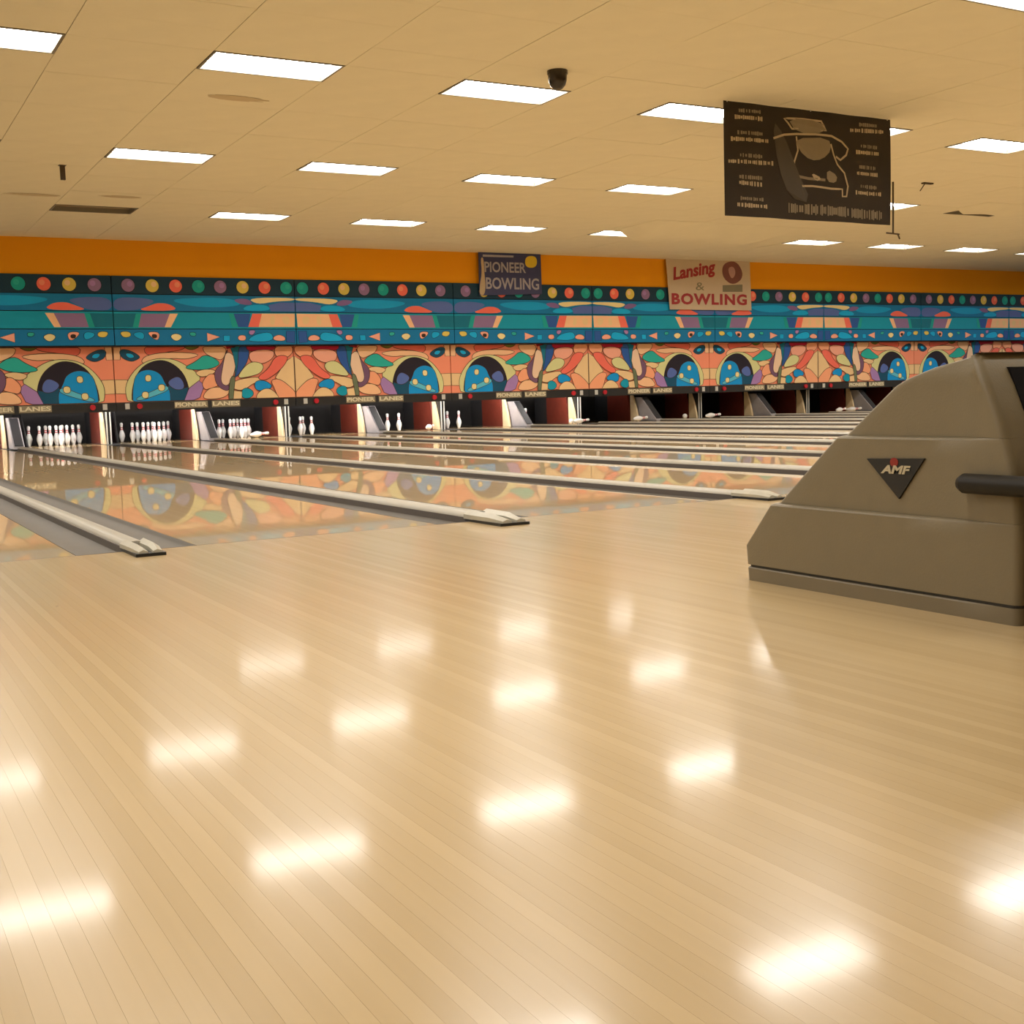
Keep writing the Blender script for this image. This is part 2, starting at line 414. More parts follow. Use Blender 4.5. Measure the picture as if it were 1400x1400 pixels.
# ------------------------------------------------------------------ pin decks
def kick_prof(y0, y1, hz, curve=0.30):
    front = [(y0+curve*(t*t*0.55+t*0.45)*0.9, hz*t) for t in [k/8 for k in range(9)]]
    return [(y1, 0.0)] + front + [(y1, hz)]
HZ = 0.60
def kickback(X, side, d):
    """wall standing left (-1) or right (+1) of division d"""
    e = empty('kickback_panel', (X, 23.0, 0))
    if side < 0:
        tag(e, 'cream fronted red brown pin deck side wall left of %s lane division' % ORD[d], 'side wall', 'pin deck side walls')
        y0 = 23.28-23.0
        mb = MB(); mb.prism(kick_prof(y0+.31, 24.55-23, HZ, .12), 'x', -0.02, 0.02, m_kick); mb.build('side_panel', e)
        mb = MB(); mb.prism(kick_prof(y0, y0+0.30, HZ, .24), 'x', -0.026, 0.026, m_cream); mb.build('nose', e, bevel=0.008)
        mb = MB(); mb.box(-0.02, 0.02, 24.555-23, 25.1-23, 0, HZ, m_kickdark); mb.build('tail_panel', e)
    else:
        tag(e, 'charcoal pin deck side wall right of %s lane division' % ORD[d], 'side wall', 'pin deck side walls')
        y0 = (23.35 if d % 2 else 24.1)-23.0
        mb = MB(); mb.prism([(25.1-23, 0), (y0, 0), (y0+(.75 if d % 2 else .2), HZ), (25.1-23, HZ)], 'x', -0.02, 0.02, m_kickdark); mb.build('side_panel', e)
        mb = MB(); mb.tube((0, y0-.012, 0.0), (0, y0-.012+(.75 if d % 2 else .2), HZ), 0.011, m_black, 8); mb.build('edge_trim', e)
for d in range(1, NL+1):
    X = div_x(d)
    kickback(X-0.185, -1, d); kickback(X+0.20, 1, d)
    if d % 2 == 1:
        e = empty('ball_return_guard', (X-0.03, 23.2, 0))
        tag(e, 'sloping grey ball return guard on the %s lane division' % ORD[d], 'ball guard', 'ball return guards')
        mb = MB(); mb.prism([(-0.55, 0), (0.06, 0.55), (0.4, 0.55), (0.4, 0)], 'x', -0.095, 0.095, m_wedge); mb.build('ramp_box', e, bevel=0.012)
        mb = MB(); mb.add([(-0.07, -0.505, 0.055), (0.07, -0.505, 0.055), (0.07, 0.03, 0.536), (-0.07, 0.03, 0.536),
                           (-0.07, -0.513, 0.063), (0.07, -0.513, 0.063), (0.07, 0.023, 0.545), (-0.07, 0.023, 0.545)],
                          [(0, 1, 2, 3), (7, 6, 5, 4), (0, 4, 5, 1), (1, 5, 6, 2), (2, 6, 7, 3), (3, 7, 4, 0)], m_kickdark); mb.build('front_pad', e)
    else:
        e = empty('division_post', (X-0.105, 23.3, 0))
        tag(e, 'black post with pale rods on the %s lane division' % ORD[d], 'post', 'division posts')
        mb = MB(); mb.box(-0.05, 0.05, 0.0, 0.25, 0, 0.6, m_black); mb.build('post_body', e, bevel=0.01)
        for q, y in ((-0.035, -.03), (0.03, -.035)):
            mb = MB(); mb.tube((q, y, 0), (q, y, 0.60), 0.014, m_whitebit, 10); mb.build('rod', e)

# pins
def pin_mesh():
    prof = [(0.0258, 0), (0.029, 0.004), (0.036, 0.03), (0.0495, 0.075), (0.0605, 0.114), (0.0575, 0.149), (0.0465, 0.186), (0.0315, 0.220), (0.0235, 0.254), (0.0230, 0.275), (0.0258, 0.302), (0.0302, 0.330), (0.0318, 0.343), (0.0295, 0.360), (0.021, 0.374), (0.008, 0.3805)]
    b = MB(); b.lathe(prof, m_pin, 16); s = MB()
    for z0, z1 in ((0.236, 0.252), (0.272, 0.288)):
        def rr(z):
            for k in range(len(prof)-1):
                if prof[k][1] <= z <= prof[k+1][1]:
                    t = (z-prof[k][1])/(prof[k+1][1]-prof[k][1]); return prof[k][0]*(1-t)+prof[k+1][0]*t
        s.lathe([(rr(z0)+.0012, z0), (rr((z0+z1)/2)+.0014, (z0+z1)/2), (rr(z1)+.0012, z1)], m_pinred, 16)
    return b.mesh('pin_body', 60), s.mesh('neck_stripes', 60)
pin_me, stripe_me = pin_mesh()
def pin(x, y, z=0.0, rot=(0, 0, 0), label='', group=''):
    e = empty('bowling_pin', (x, y, z), label, 'bowling pin', group); e.rotation_euler = rot
    link(bpy.data.objects.new('pin_body', pin_me), e); link(bpy.data.objects.new('neck_stripes', stripe_me), e)
HEAD = 23.88; PS = 0.3048
def spot(i, n):
    row = 0 if n == 1 else 1 if n < 4 else 2 if n < 7 else 3
    k = n-[1, 2, 4, 7][row]
    return ((div_x(i)+div_x(i+1))/2 + (k-row/2)*PS, HEAD+row*PS*0.866)
PIN_WORDS = ['front pin', 'left pin of second row', 'right pin of second row', 'left pin of third row', 'middle pin of third row', 'right pin of third row',
             'leftmost pin of back row', 'second pin of back row', 'third pin of back row', 'rightmost pin of back row']
RACK = {0: range(1, 11), 1: range(1, 11), 2: range(1, 11), 3: (1, 2, 3, 4, 5, 6, 7, 8, 9), 4: (2, 4, 7, 8), 5: (1, 2), 6: (2, 4, 7), 7: (5, )}
for i, ns in RACK.items():
    for n in ns:
        x, y = spot(i, n)
        pin(x, y, label='white bowling pin, %s, standing on %s lane from left' % (PIN_WORDS[n-1], ORD[i+1]), group='pins standing on %s lane' % ORD[i+1])
def lying(x, y, a, label, z=0.0): pin(x, y, z+0.0585, (math.pi/2-0.08, 0, a), label, 'fallen pins')
lying(7.22, 23.45, 0.9, 'fallen white bowling pin in front of the rack on fourth lane')
lying(10.95, 23.2, 2.3, 'fallen white bowling pin lying alone on the sixth lane deck')
lying(14.42, 22.9, 1.3, 'fallen white bowling pin lying across the eighth lane')
lying(14.25, 22.7, 2.6, 'fallen white bowling pin pointing away on the eighth lane')
lying(15.95, 22.75, 1.5, 'fallen white bowling pin lying across the ninth lane')
lying(16.2, 22.95, 2.5, 'fallen white bowling pin pointing away on the ninth lane')
lying(18.02, 22.75, 1.2, 'fallen white bowling pin lying across the tenth lane')
lying(17.55, 22.95, 2.4, 'fallen white bowling pin pointing away on the tenth lane')
lying(22.25, 22.8, 1.7, 'fallen white bowling pin lying across the thirteenth lane')
lying(22.75, 22.95, 0.6, 'fallen white bowling pin pointing away on the thirteenth lane')
# pin deck lamps: tubes behind the name plates
m_pinlamp = emit('pin_lamp', (1.0, 0.97, 0.95, 1), 150.0)
for i in range(0, 8):
    X = (div_x(i)+div_x(i+1))/2
    e = empty('pin_deck_lamp', (X, YM+.13, 0.70), 'tube lamp above the pins of %s lane, behind the masking' % ORD[i+1], 'lamp', 'pin deck lamps')
    mb = MB(); mb.tube((-0.55, 0, 0), (0.55, 0, 0), 0.019, m_pinlamp, 10); mb.build('tube', e)
    mb = MB(); mb.box(-0.6, 0.6, -0.03, 0.03, 0.022, 0.10, m_dim_enamel); mb.build('fitting', e)

# ------------------------------------------------------------------ masking units with painted mural
SEAM0 = div_x(2); PW = 2*S
bands = [(2.722, ZT), (2.41, 2.722), (2.09, 2.41), (1.79, 2.09)]
C = dict(navy='#12384c', teal='#049cb8', dteal='#06748c', dblue='#047ab0', blue='#06a4dc', cyan='#04b0e6', peri='#5a70b4', purple='#8668a0',
         red='#f87460', peach='#ffc898', cream='#f4e0a0', mauve='#94749c', green='#12a49c', salmon='#ff9a78', orange='#ffac80',
         pinkp='#fbb094', pale='#e0dc9c', plum='#221a28', deep='#12506e', sky='#60c4dc', olive='#7d8238', crimson='#c0183c', tan='#f4cf98', leaf='#28b4a6',
         ball='#0498de', lilac='#ac84bc', grape='#7a5672', skin='#f6d2b0', bluev='#2c5aa4', grey='#707a5c', line='#3a2418', dkline='#0a1c24', yellow='#e4cc60')
def pm(n): return mat('paint_'+n, C[n], 0.55, spec=0.3, var=0.03, scale=6)
def c2(p, Y=YM): q = on_y(140+p[0]/7, 360+p[1]/7, Y); return ((q.x-SEAM0)/PW, q.z)
def c3(p, Y=YM): q = on_y(290+p[0]/7, 360+p[1]/7, Y); return ((q.x-SEAM0)/PW, q.z)
LOW = [  # colour, converter, points (pixel crops of the first panel), smooth
 ('peach', c2, [(105, 790), (170, 790), (168, 920), (105, 920)], 0),
 ('red', c2, [(400, 780), (800, 780), (760, 830), (600, 850), (430, 890)], 1),
 ('olive', c2, [(750, 780), (950, 780), (850, 840)], 1),
 ('peach', c2, [(380, 940), (430, 880), (640, 850), (940, 870), (800, 920), (640, 905), (430, 960)], 1),
 ('peach', c2, [(960, 790), (1190, 790), (1150, 930), (1060, 900), (980, 860)], 1),
 ('deep', c2, [(165, 830), (250, 830), (360, 890), (330, 920), (270, 940), (180, 900)], 1),
 ('cyan', c2, [(215, 862), (280, 862), (310, 900), (250, 910)], 1),
 ('tan', c2, [(105, 1120), (235, 1120), (235, 1245), (105, 1245)], 0),
 ('pale', c2, [(285, 1360), (235, 1200), (290, 1070), (400, 960), (540, 920), (690, 930), (830, 1010), (920, 1080), (900, 1150), (830, 1200), (830, 1360)], 1),
 ('plum', c2, [(300, 1360), (300, 1180), (360, 1030), (450, 960), (560, 935), (660, 965), (760, 1050), (815, 1190), (815, 1360)], 1),
 ('deep', c2, [(640, 1170), (770, 1200), (815, 1190), (800, 1360), (600, 1360)], 0),
 ('ball', c2, [(305, 1370), (300, 1200), (330, 1060), (440, 1020), (550, 1060), (590, 1150), (640, 1220), (640, 1370)], 1),
 ('sky', c2, [(320, 1290), (480, 1225), (600, 1165), (635, 1215), (480, 1275), (360, 1315)], 1),
 ('cream', c2, [(410, 1070), (465, 1070), (465, 1130), (410, 1130)], 1),
 ('cream', c2, [(380, 1230), (440, 1230), (440, 1290), (380, 1290)], 1),
 ('cream', c2, [(535, 1160), (595, 1160), (595, 1220), (535, 1220)], 1),
 ('peri', c2, [(640, 1120), (720, 1080), (770, 1130), (780, 1200), (700, 1210), (630, 1160)], 1),
 ('lilac', c2, [(830, 1200), (920, 1130), (970, 1170), (930, 1280), (880, 1340), (790, 1310)], 0),
 ('leaf', c2, [(780, 1000), (900, 940), (980, 870), (1130, 950), (1050, 1005), (900, 1020)], 1),
 ('tan', c2, [(880, 1040), (1000, 1010), (1090, 1030), (1030, 1070), (940, 1090)], 1),
 ('orange', c2, [(950, 1140), (1030, 1050), (1100, 1090), (1110, 1170), (1040, 1190), (980, 1210)], 1),
 ('peach', c2, [(980, 1240), (1050, 1185), (1190, 1195), (1220, 1230), (1150, 1290), (970, 1300)], 1),
 ('grape', c2, [(1200, 800), (1150, 960), (1070, 1030), (1090, 1160), (1190, 1220), (1220, 1170), (1150, 1120), (1170, 980)], 1),
 ('skin', c2, [(1180, 850), (1255, 890), (1275, 970), (1235, 1110), (1190, 1170), (1130, 1130), (1155, 980)], 1),
 ('dteal', c2, [(1220, 790), (1310, 790), (1300, 1000), (1262, 1110), (1270, 980), (1250, 880)], 0),
 ('bluev', c3, [(250, 790), (350, 790), (340, 930), (280, 1020), (215, 1100), (250, 960)], 1),
 ('crimson', c3, [(130, 775), (215, 775), (215, 800), (140, 815)], 0),
 ('crimson', c3, [(320, 770), (600, 770), (590, 835), (350, 850)], 1),
 ('pinkp', c3, [(350, 840), (570, 825), (590, 890), (500, 960), (370, 950)], 1),
 ('pale', c3, [(300, 1000), (380, 940), (490, 970), (460, 1050), (360, 1080), (240, 1100)], 1),
 ('tan', c3, [(215, 1120), (440, 1085), (490, 1130), (400, 1140), (290, 1220), (190, 1190)], 1),
 ('orange', c3, [(600, 790), (750, 780), (770, 850), (700, 910), (600, 890)], 1),
 ('tan', c3, [(610, 1090), (700, 950), (790, 900), (790, 1220), (700, 1160)], 0),
 ('red', c3, [(600, 890), (720, 890), (690, 970), (600, 1060), (500, 1120), (430, 1090), (540, 1010)], 1),
 ('orange', c3, [(560, 1120), (650, 1110), (760, 1200), (790, 1240), (790, 1310), (640, 1310), (600, 1200)], 1),
 ('ball', c3, [(405, 1130), (500, 1120), (580, 1180), (500, 1215), (415, 1215)], 1),
 ('teal', c3, [(280, 1210), (340, 1190), (400, 1240), (360, 1290), (285, 1290)], 1),
 ('tan', c3, [(420, 1260), (500, 1195), (580, 1215), (650, 1310), (440, 1320)], 1),
 ('tan', c3, [(200, 1220), (280, 1230), (280, 1330), (195, 1330)], 0),
 ('grey', c3, [(165, 1100), (220, 1080), (205, 1200), (195, 1340), (155, 1340)], 1),
 ('pinkp', c3, [(330, 1300), (420, 1285), (440, 1330), (320, 1330)], 1),
]
B2 = [('peri', c2, [(105, 330), (330, 325), (520, 355), (420, 410), (330, 450), (105, 455)], 1),
      ('blue', c2, [(620, 345), (1000, 325), (1250, 340), (1350, 400), (1100, 425), (820, 410)], 1),
      ('red', c2, [(320, 455), (450, 405), (530, 378), (650, 390), (730, 455)], 1),
      ('purple', c3, [(190, 345), (340, 335), (400, 400), (270, 395)], 1),
      ('cyan', c3, [(330, 400), (520, 395), (570, 455), (280, 455)], 1),
      ('peri', c3, [(540, 400), (650, 375), (790, 378), (790, 460), (560, 460)], 0),
      ('cream', c3, [(330, 330), (790, 330), (790, 358), (600, 365), (430, 395)], 1)]
B3 = [('dteal', c2, [(105, 480), (340, 480), (330, 612), (105, 612)], 0),
      ('green', c2, [(320, 482), (372, 482), (352, 612), (290, 612)], 0),
      ('mauve', c2, [(372, 482), (650, 482), (610, 612), (345, 612)], 0),
      ('peach', c2, [(645, 482), (722, 482), (655, 612), (595, 612)], 0),
      ('green', c3, [(160, 482), (215, 482), (250, 610), (190, 610)], 0),
      ('bluev', c3, [(205, 482), (365, 482), (345, 610), (250, 610)], 0),
      ('red', c3, [(385, 482), (480, 482), (470, 530), (445, 610), (345, 610)], 0),
      ('peach', c3, [(475, 482), (790, 482), (790, 610), (445, 610)], 0),
      ('tan', c3, [(560, 500), (600, 500), (600, 590), (550, 590)], 1),
      ('tan', c3, [(660, 510), (740, 505), (740, 590), (680, 580)], 1)]
B4 = [('cyan', c2, [(300, 660), (400, 655), (400, 740), (300, 700)], 1), ('yellow', c2, [(160, 655), (260, 650), (280, 700), (200, 715)], 1),
      ('pinkp', c2, [(420, 655), (550, 655), (540, 740), (480, 720)], 1), ('line', c2, [(470, 680), (520, 680), (520, 715), (480, 715)], 1),
      ('cream', c2, [(640, 700), (700, 665), (775, 700), (710, 755)], 1), ('leaf', c2, [(830, 660), (895, 660), (895, 700), (840, 695)], 1),
      ('pinkp', c2, [(1000, 665), (1125, 705), (1005, 750)], 0), ('cyan', c2, [(1160, 690), (1220, 690), (1220, 745), (1160, 745)], 0),
      ('pinkp', c3, [(245, 690), (320, 685), (325, 740), (250, 740)], 1), ('cyan', c3, [(440, 670), (570, 655), (590, 750), (340, 750), (360, 710)], 1),
      ('pinkp', c3, [(580, 705), (640, 680), (700, 705), (700, 745), (590, 740)], 1), ('bluev', c3, [(710, 650), (790, 650), (790, 762), (710, 755)], 0),
      ('lilac', c3, [(350, 640), (420, 640), (390, 690), (350, 680)], 1)]
def painted(polys, Y, z0, z1, y_front, base, mirror, outline=None, lw=0.011):
    """flat print: every colour field is its own thin layer on the board"""
    mb = MB(); e = 0.004
    def X(u): u = min(max(u, 0.002), 0.998); return (1-u)*PW if mirror else u*PW
    k = 0
    for name, cv, pts, sm in polys:
        q = [cv(p, Y) for p in pts]
        if polys is LOW:   # fields butt against each other
            cu, cz = sum(a for a, b in q)/len(q), sum(b for a, b in q)/len(q); q = [(cu+(a-cu)*1.07, cz+(b-cz)*1.07) for a, b in q]
        if sm: q = chaikin(q, 2)
        q = [(X(u), min(max(z, z0+e), z1-e)) for u, z in q]
        r = [q[0]]
        for p in q[1:]:
            if (p[0]-r[-1][0])**2+(p[1]-r[-1][1])**2 > 1e-6: r.append(p)
        if (r[0][0]-r[-1][0])**2+(r[0][1]-r[-1][1])**2 < 1e-6: r.pop()
        if len(r) < 3: continue
        k += 1; y = y_front-0.0015-0.0007*k
        if outline:
            c = [sum(a)/len(r) for a in zip(*r)]
            V = []; n = len(r)
            for a in range(n):
                p, pn, pp = Vector(r[a]), Vector(r[(a+1) % n]), Vector(r[a-1])
                t = (pn-pp); t = t.normalized() if t.length > 0 else Vector((1, 0)); nn = Vector((t.y, -t.x))*lw/2
                V += [(p.x+nn.x, y-0.0003, min(max(p.y+nn.y, z0), z1)), (p.x-nn.x, y-0.0003, min(max(p.y-nn.y, z0), z1))]
            mb.add(V, [(2*a, 2*((a+1) % n), 2*((a+1) % n)+1, 2*a+1) for a in range(n)], pm(outline))
        mb.add([(x, y, z) for x, z in r], [tuple(range(len(r)))], pm(name))
    return mb
BALLS = ['mauve', 'yellow', 'red', 'green', 'mauve', 'yellow', 'red', 'green']
BALL_U = [(on_y(px, 391, YW).x-SEAM0)/PW for px in (175, 208, 240, 271, 301, 331.5, 361.5, 391)]
def ball_mesh(c, sgn):
    mb = MB()
    for rad, m, dx, dz, l in ((0.128, 'dkline', 0, 0, 1), (0.118, c, 0, 0, 2), (0.05, {'mauve': 'lilac', 'yellow': 'tan', 'red': 'salmon', 'green': 'leaf'}[c], 0.03*sgn, 0.025, 3)):
        n = 20; f = [(dx+rad*math.cos(t*math.pi/10), -0.0012*l, dz+rad*math.sin(t*math.pi/10)) for t in range(n)]
        mb.add(f+[(x, 0.0, z) for x, y, z in f], [tuple(range(n))]+[(t, (t+1) % n, n+(t+1) % n, n+t) for t in range(n)], pm(m))
    return mb.mesh('painted_ball')
BALL_ME = {(c, sg): ball_mesh(c, sg) for c in set(BALLS) for sg in (-1, 1)}
PANEL_WORDS = ['cut off by the left edge', 'right of the leftmost seam', 'left of the blue banner', 'under the blue bowling banner', 'left of the white bowling sign', 'under the white bowling sign', 'right of the white bowling sign', 'just above the ball return hood', 'cut off by the right edge', 'beyond the right edge']
for k in range(-1, 9):
    mirror = k % 2 != 0
    e = empty('masking_unit', (SEAM0+PW*k, 0, 0))
    tag(e, 'colourful painted mural panel, %s from the left, %s' % (ORD[k+1], PANEL_WORDS[k+1]), 'mural panel', 'mural masking units')
    g = 0.008
    base_cols = ['navy', 'dblue', 'teal', 'dblue']
    for bi, (z0, z1) in enumerate(bands):
        mb = MB(); mb.box(g, PW-g, YW, YW+0.06, z0+0.012, z1-0.004, pm(base_cols[bi])); bo = mb.build('mural_band', e)
        if bi == 0:
            for cn, u in zip(BALLS, BALL_U):
                o = bpy.data.objects.new('painted_ball', BALL_ME[(cn, -1 if mirror else 1)]); link(o, bo)
                o.location = ((1-u)*PW if mirror else u*PW, YW-0.0005, (z0+z1)/2-0.005)
            continue
        p = painted([B2, B3, B4][bi-1], YW, z0+0.014, z1-0.006, YW, None, mirror, 'dkline' if bi == 3 else None, 0.008)
        p.build('painted_print', bo)
    mb = MB(); mb.box(0.004, PW-0.004, YW+0.02, YM+0.02, 1.785, ZT-0.01, pm('dkline')); mb.build('band_backing', e)
    mb = MB(); mb.box(g, PW-g, YM, YM+0.05, ZB, 1.784, pm('salmon')); bo = mb.build('lower_panel', e)
    painted(LOW, YM, ZB+0.002, 1.782, YM, None, mirror, 'line', 0.010).build('painted_print', bo)
    # strip under the mural with the name in two words, lenses and tabs at the seams
    mb = MB(); mb.box(0.004, PW-0.004, YM-0.01, YM+0.05, 0.605, ZB-0.002, m_black); st = mb.build('name_strip', e)
    for a, b, w in ((PW/2-0.66, PW/2-0.03, 'PIONEER'), (PW/2+0.05, PW/2+0.60, 'LANES')):
        mb = MB(); mb.box(a, b, YM-0.018, YM-0.0102, 0.63, 0.752, m_plateback); pl = mb.build('name_plate', e)
        text(w, 0.12, m_plate, pl, ((a+b)/2, YM-0.0195, 0.695), fit=(b-a-0.03, 0.082), bold=0.004)
    for s, x in ((0, 0.42), (1, PW-0.42)):
        mb = MB(); mb.tube((x, YM-0.011, 0.69), (x, YM-0.05, 0.69), 0.05, m_redlens, 14); mb.build('red_lens', e)
        x2 = 0.20 if s == 0 else PW-0.20
        mb = MB(); mb.box(x2-0.04, x2+0.04, YM-0.02, YM-0.0102, 0.64, 0.745, m_whitebit); mb.build('white_tab', e)

# ------------------------------------------------------------------ ball return in the foreground
BX = div_x(1); SIDE = 2.571; HW = BX-SIDE
e_ret = empty('ball_return', (BX, 2.5, 0), 'taupe moulded ball return hood with triangular black badge on the approach', 'ball return')
OUT = [(3.047, 0.0), (3.058, 0.113), (2.938, 0.253), (2.677, 0.472), (2.474, 0.622), (2.36, 0.660), (2.243, 0.684), (2.185, 0.6945), (2.160, 0.700)]
BACK = [(2.005, 0.0), (2.005, 0.25), (2.024, 0.40), (2.07, 0.54), (2.115, 0.64), (2.137, 0.695), (2.142, 0.70)]
def interp(tab, z):
    for a, b in zip(tab, tab[1:]):
        if a[1] <= z <= b[1] or (z > b[1] and b is tab[-1]):
            t = (z-a[1])/(b[1]-a[1]) if b[1] != a[1] else 0; return a[0]+(b[0]-a[0])*t
    return tab[0][0]
# smooth the upper front outline a little
def ring(z, inset, rc, nside=10, shrink=0.0):
    yp, yb = interp(OUT, z)-inset-shrink, interp(BACK, z)+shrink
    hw = HW-shrink
    pts = []
    rc = min(rc, (yp-yb)*0.45, hw*.9)
    def xw(y):
        t = min(1, max(0, (y-2.03)/0.22)); t = t*t*(3-2*t); return hw-inset*t
    for k in range(6): a = math.radians(90*k/5); pts.append((xw(yp)-rc+rc*math.cos(a), yp-rc+rc*math.sin(a)))
    for k in range(6): a = math.radians(90+90*k/5); pts.append((-(xw(yp)-rc)+rc*math.cos(a), yp-rc+rc*math.sin(a)))
    for k in range(1, nside): y = yp-rc+(yb+rc-(yp-rc))*k/nside; pts.append((-xw(y), y))
    for k in range(6): a = math.radians(180+90*k/5); pts.append((-(hw-rc)+rc*math.cos(a), yb+rc+rc*math.sin(a)))
    for k in range(6): a = math.radians(270+90*k/5); pts.append((hw-rc+rc*math.cos(a), yb+rc+rc*math.sin(a)))
    for k in range(1, nside): y = yb+rc+(yp-rc-(yb+rc))*k/nside; pts.append((xw(y), y))
    return [(x, y-2.5, z) for x, y in pts]
def loft(rings, m):
    mb = MB(); n = len(rings[0]); V = [p for r in rings for p in r]; Fc = []
    for k in range(len(rings)-1):
        Fc += [(k*n+i, k*n+(i+1) % n, (k+1)*n+(i+1) % n, (k+1)*n+i) for i in range(n)]
    Fc += [tuple(range(n-1, -1, -1)), tuple(range((len(rings)-1)*n, len(rings)*n))]
    mb.add(V, Fc, m); return mb
RC = 0.022
loft([ring(0.0, 0.0, RC), ring(0.040, 0.0, RC), ring(0.044, 0.004, RC)], m_hood2).build('base_plinth', e_ret, smooth=30)
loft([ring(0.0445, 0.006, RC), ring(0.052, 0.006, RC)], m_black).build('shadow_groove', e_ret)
T1, T2 = 0.258, 0.474
r1 = [ring(0.0525, 0.0, RC)]+[ring(z, 0.0, RC) for z in (0.10, 0.113, 0.16, 0.21, T1-0.008)]+[ring(T1-0.003, 0.003, RC), ring(T1, 0.009, RC)]
loft(r1, m_hood).build('lower_tier', e_ret, smooth=30)
r2 = [ring(T1+0.0005, 0.017, RC)]+[ring(z, 0.017, RC) for z in (0.30, 0.34, 0.38, 0.42, T2-0.008)]+[ring(T2-0.003, 0.020, RC), ring(T2, 0.026, RC)]
loft(r2, m_hood).build('middle_tier', e_ret, smooth=30)
r3 = [ring(T2+0.0005, 0.034, RC)]+[ring(z, 0.034, RC) for z in (0.50, 0.53, 0.56, 0.59, 0.615)]
for z, sh in ((0.632, 0.002), (0.648, 0.005), (0.662, 0.009), (0.675, 0.014), (0.686, 0.02), (0.694, 0.028)): r3.append(ring(z, 0.032, RC, shrink=sh*0.6))
top_t = loft(r3, m_hood).build('upper_tier', e_ret, smooth=40)
m_mouth_dark = mat('mouth_dark_paint', (0.008, 0.006, 0.005), 0.9, spec=0.1)
# mouth: inner shade painted as a black panel on the sloping end that faces the bowler
def endp(x, z, off=0.0): return (x, interp(BACK, z)-2.5-off, z)
mb = MB()
def strip_panel(x0, x1, z0, z1, off, m, n=6):
    V = []
    for k in range(n+1):
        z = z0+(z1-z0)*k/n; V += [endp(x0, z, off), endp(x1, z, off), endp(x0, z, -0.01), endp(x1, z, -0.01)]
    Fc = []
    for k in range(n):
        a, b = 4*k, 4*k+4
        Fc += [(a, a+1, b+1, b), (a+2, b+2, b+3, a+3), (a, b, b+2, a+2), (a+1, a+3, b+3, b+1)]
    Fc += [(0, 2, 3, 1), (4*n, 4*n+1, 4*n+3, 4*n+2)]
    mb.add(V, Fc, m)
strip_panel(-HW+0.10, HW-0.10, 0.40, 0.655, 0.004, m_mouth_dark); mb.build('mouth_dark_panel', e_ret)
# rack rails that run from the hood towards the bowler
for s in (-1, 1):
    mb = MB(); X = s*(HW+0.012)
    pts = [(X, 2.178-2.5, 0.357), (X, 2.163-2.5, 0.357), (X, 0.95-2.5, 0.352)]
    mb.tube(pts[0], pts[1], 0.018, m_rubber, 16, 0.0265); mb.tube(pts[1], pts[2], 0.0265, m_rubber, 16)
    mb.build('rack_rail', e_ret, smooth=40)
mb = MB(); mb.tube((-HW-0.012, 0.95-2.5, 0.352), (HW+0.012, 0.95-2.5, 0.352), 0.0265, m_rubber, 16); mb.build('rack_rail', e_ret, smooth=40)
mb = MB(); mb.box(-HW+0.02, HW-0.02, 0.97-2.5, 2.0-2.5, 0.30, 0.33, m_hood2); mb.build('rack_tray', e_ret, bevel=0.008)
mb = MB(); mb.box(-0.12, 0.12, 1.1-2.5, 1.5-2.5, 0.0, 0.30, m_hood2); mb.build('rack_pedestal', e_ret, bevel=0.02)
# badge
bc = [on_x(1185, 627, SIDE+0.012), on_x(1264, 627, SIDE+0.012), on_x(1229, 682, SIDE+0.012)]
xs_ = -HW+0.0150
mb = MB(); V = []
for dx in (-0.004, 0.004): V += [(xs_+dx, p.y-2.5, p.z) for p in bc]
mb.add(V, [(0, 1, 2), (5, 4, 3), (0, 3, 4, 1), (1, 4, 5, 2), (2, 5, 3, 0)], m_black); badge = mb.build('badge', e_ret); badge['label'] = 'black triangular badge'
m_badgetext = mat('badge_silver', (0.48, 0.41, 0.27), 0.4)
m_badgered = mat('badge_red', (0.24, 0.02, 0.012), 0.4)
t0 = on_x(1205, 640, SIDE+0.012); t1 = on_x(1246, 640, SIDE+0.012); tz = (on_x(1225, 636, SIDE).z+on_x(1225, 648, SIDE).z)/2
text('AMF', 0.05, m_badgetext, badge, (xs_-0.0052, (t0.y+t1.y)/2-2.5, on_x(1225, 642, SIDE+0.012).z), rot=(math.pi/2, 0, -math.pi/2), fit=(abs(t1.y-t0.y), 0.024), shear=0.25, bold=0.002)
rp = on_x(1223, 632, SIDE+0.012)
mb = MB()
mb.add([(xs_-0.0055, rp.y-2.5+0.015*math.cos(t*math.pi/6), rp.z+0.013*math.sin(t*math.pi/6)) for t in range(12)]+[(xs_-0.0041, rp.y-2.5+0.015*math.cos(t*math.pi/6), rp.z+0.013*math.sin(t*math.pi/6)) for t in range(12)],
       [tuple(range(12))]+[(t, (t+1) % 12, 12+(t+1) % 12, 12+t) for t in range(12)], m_badgered); mb.build('emblem', badge)

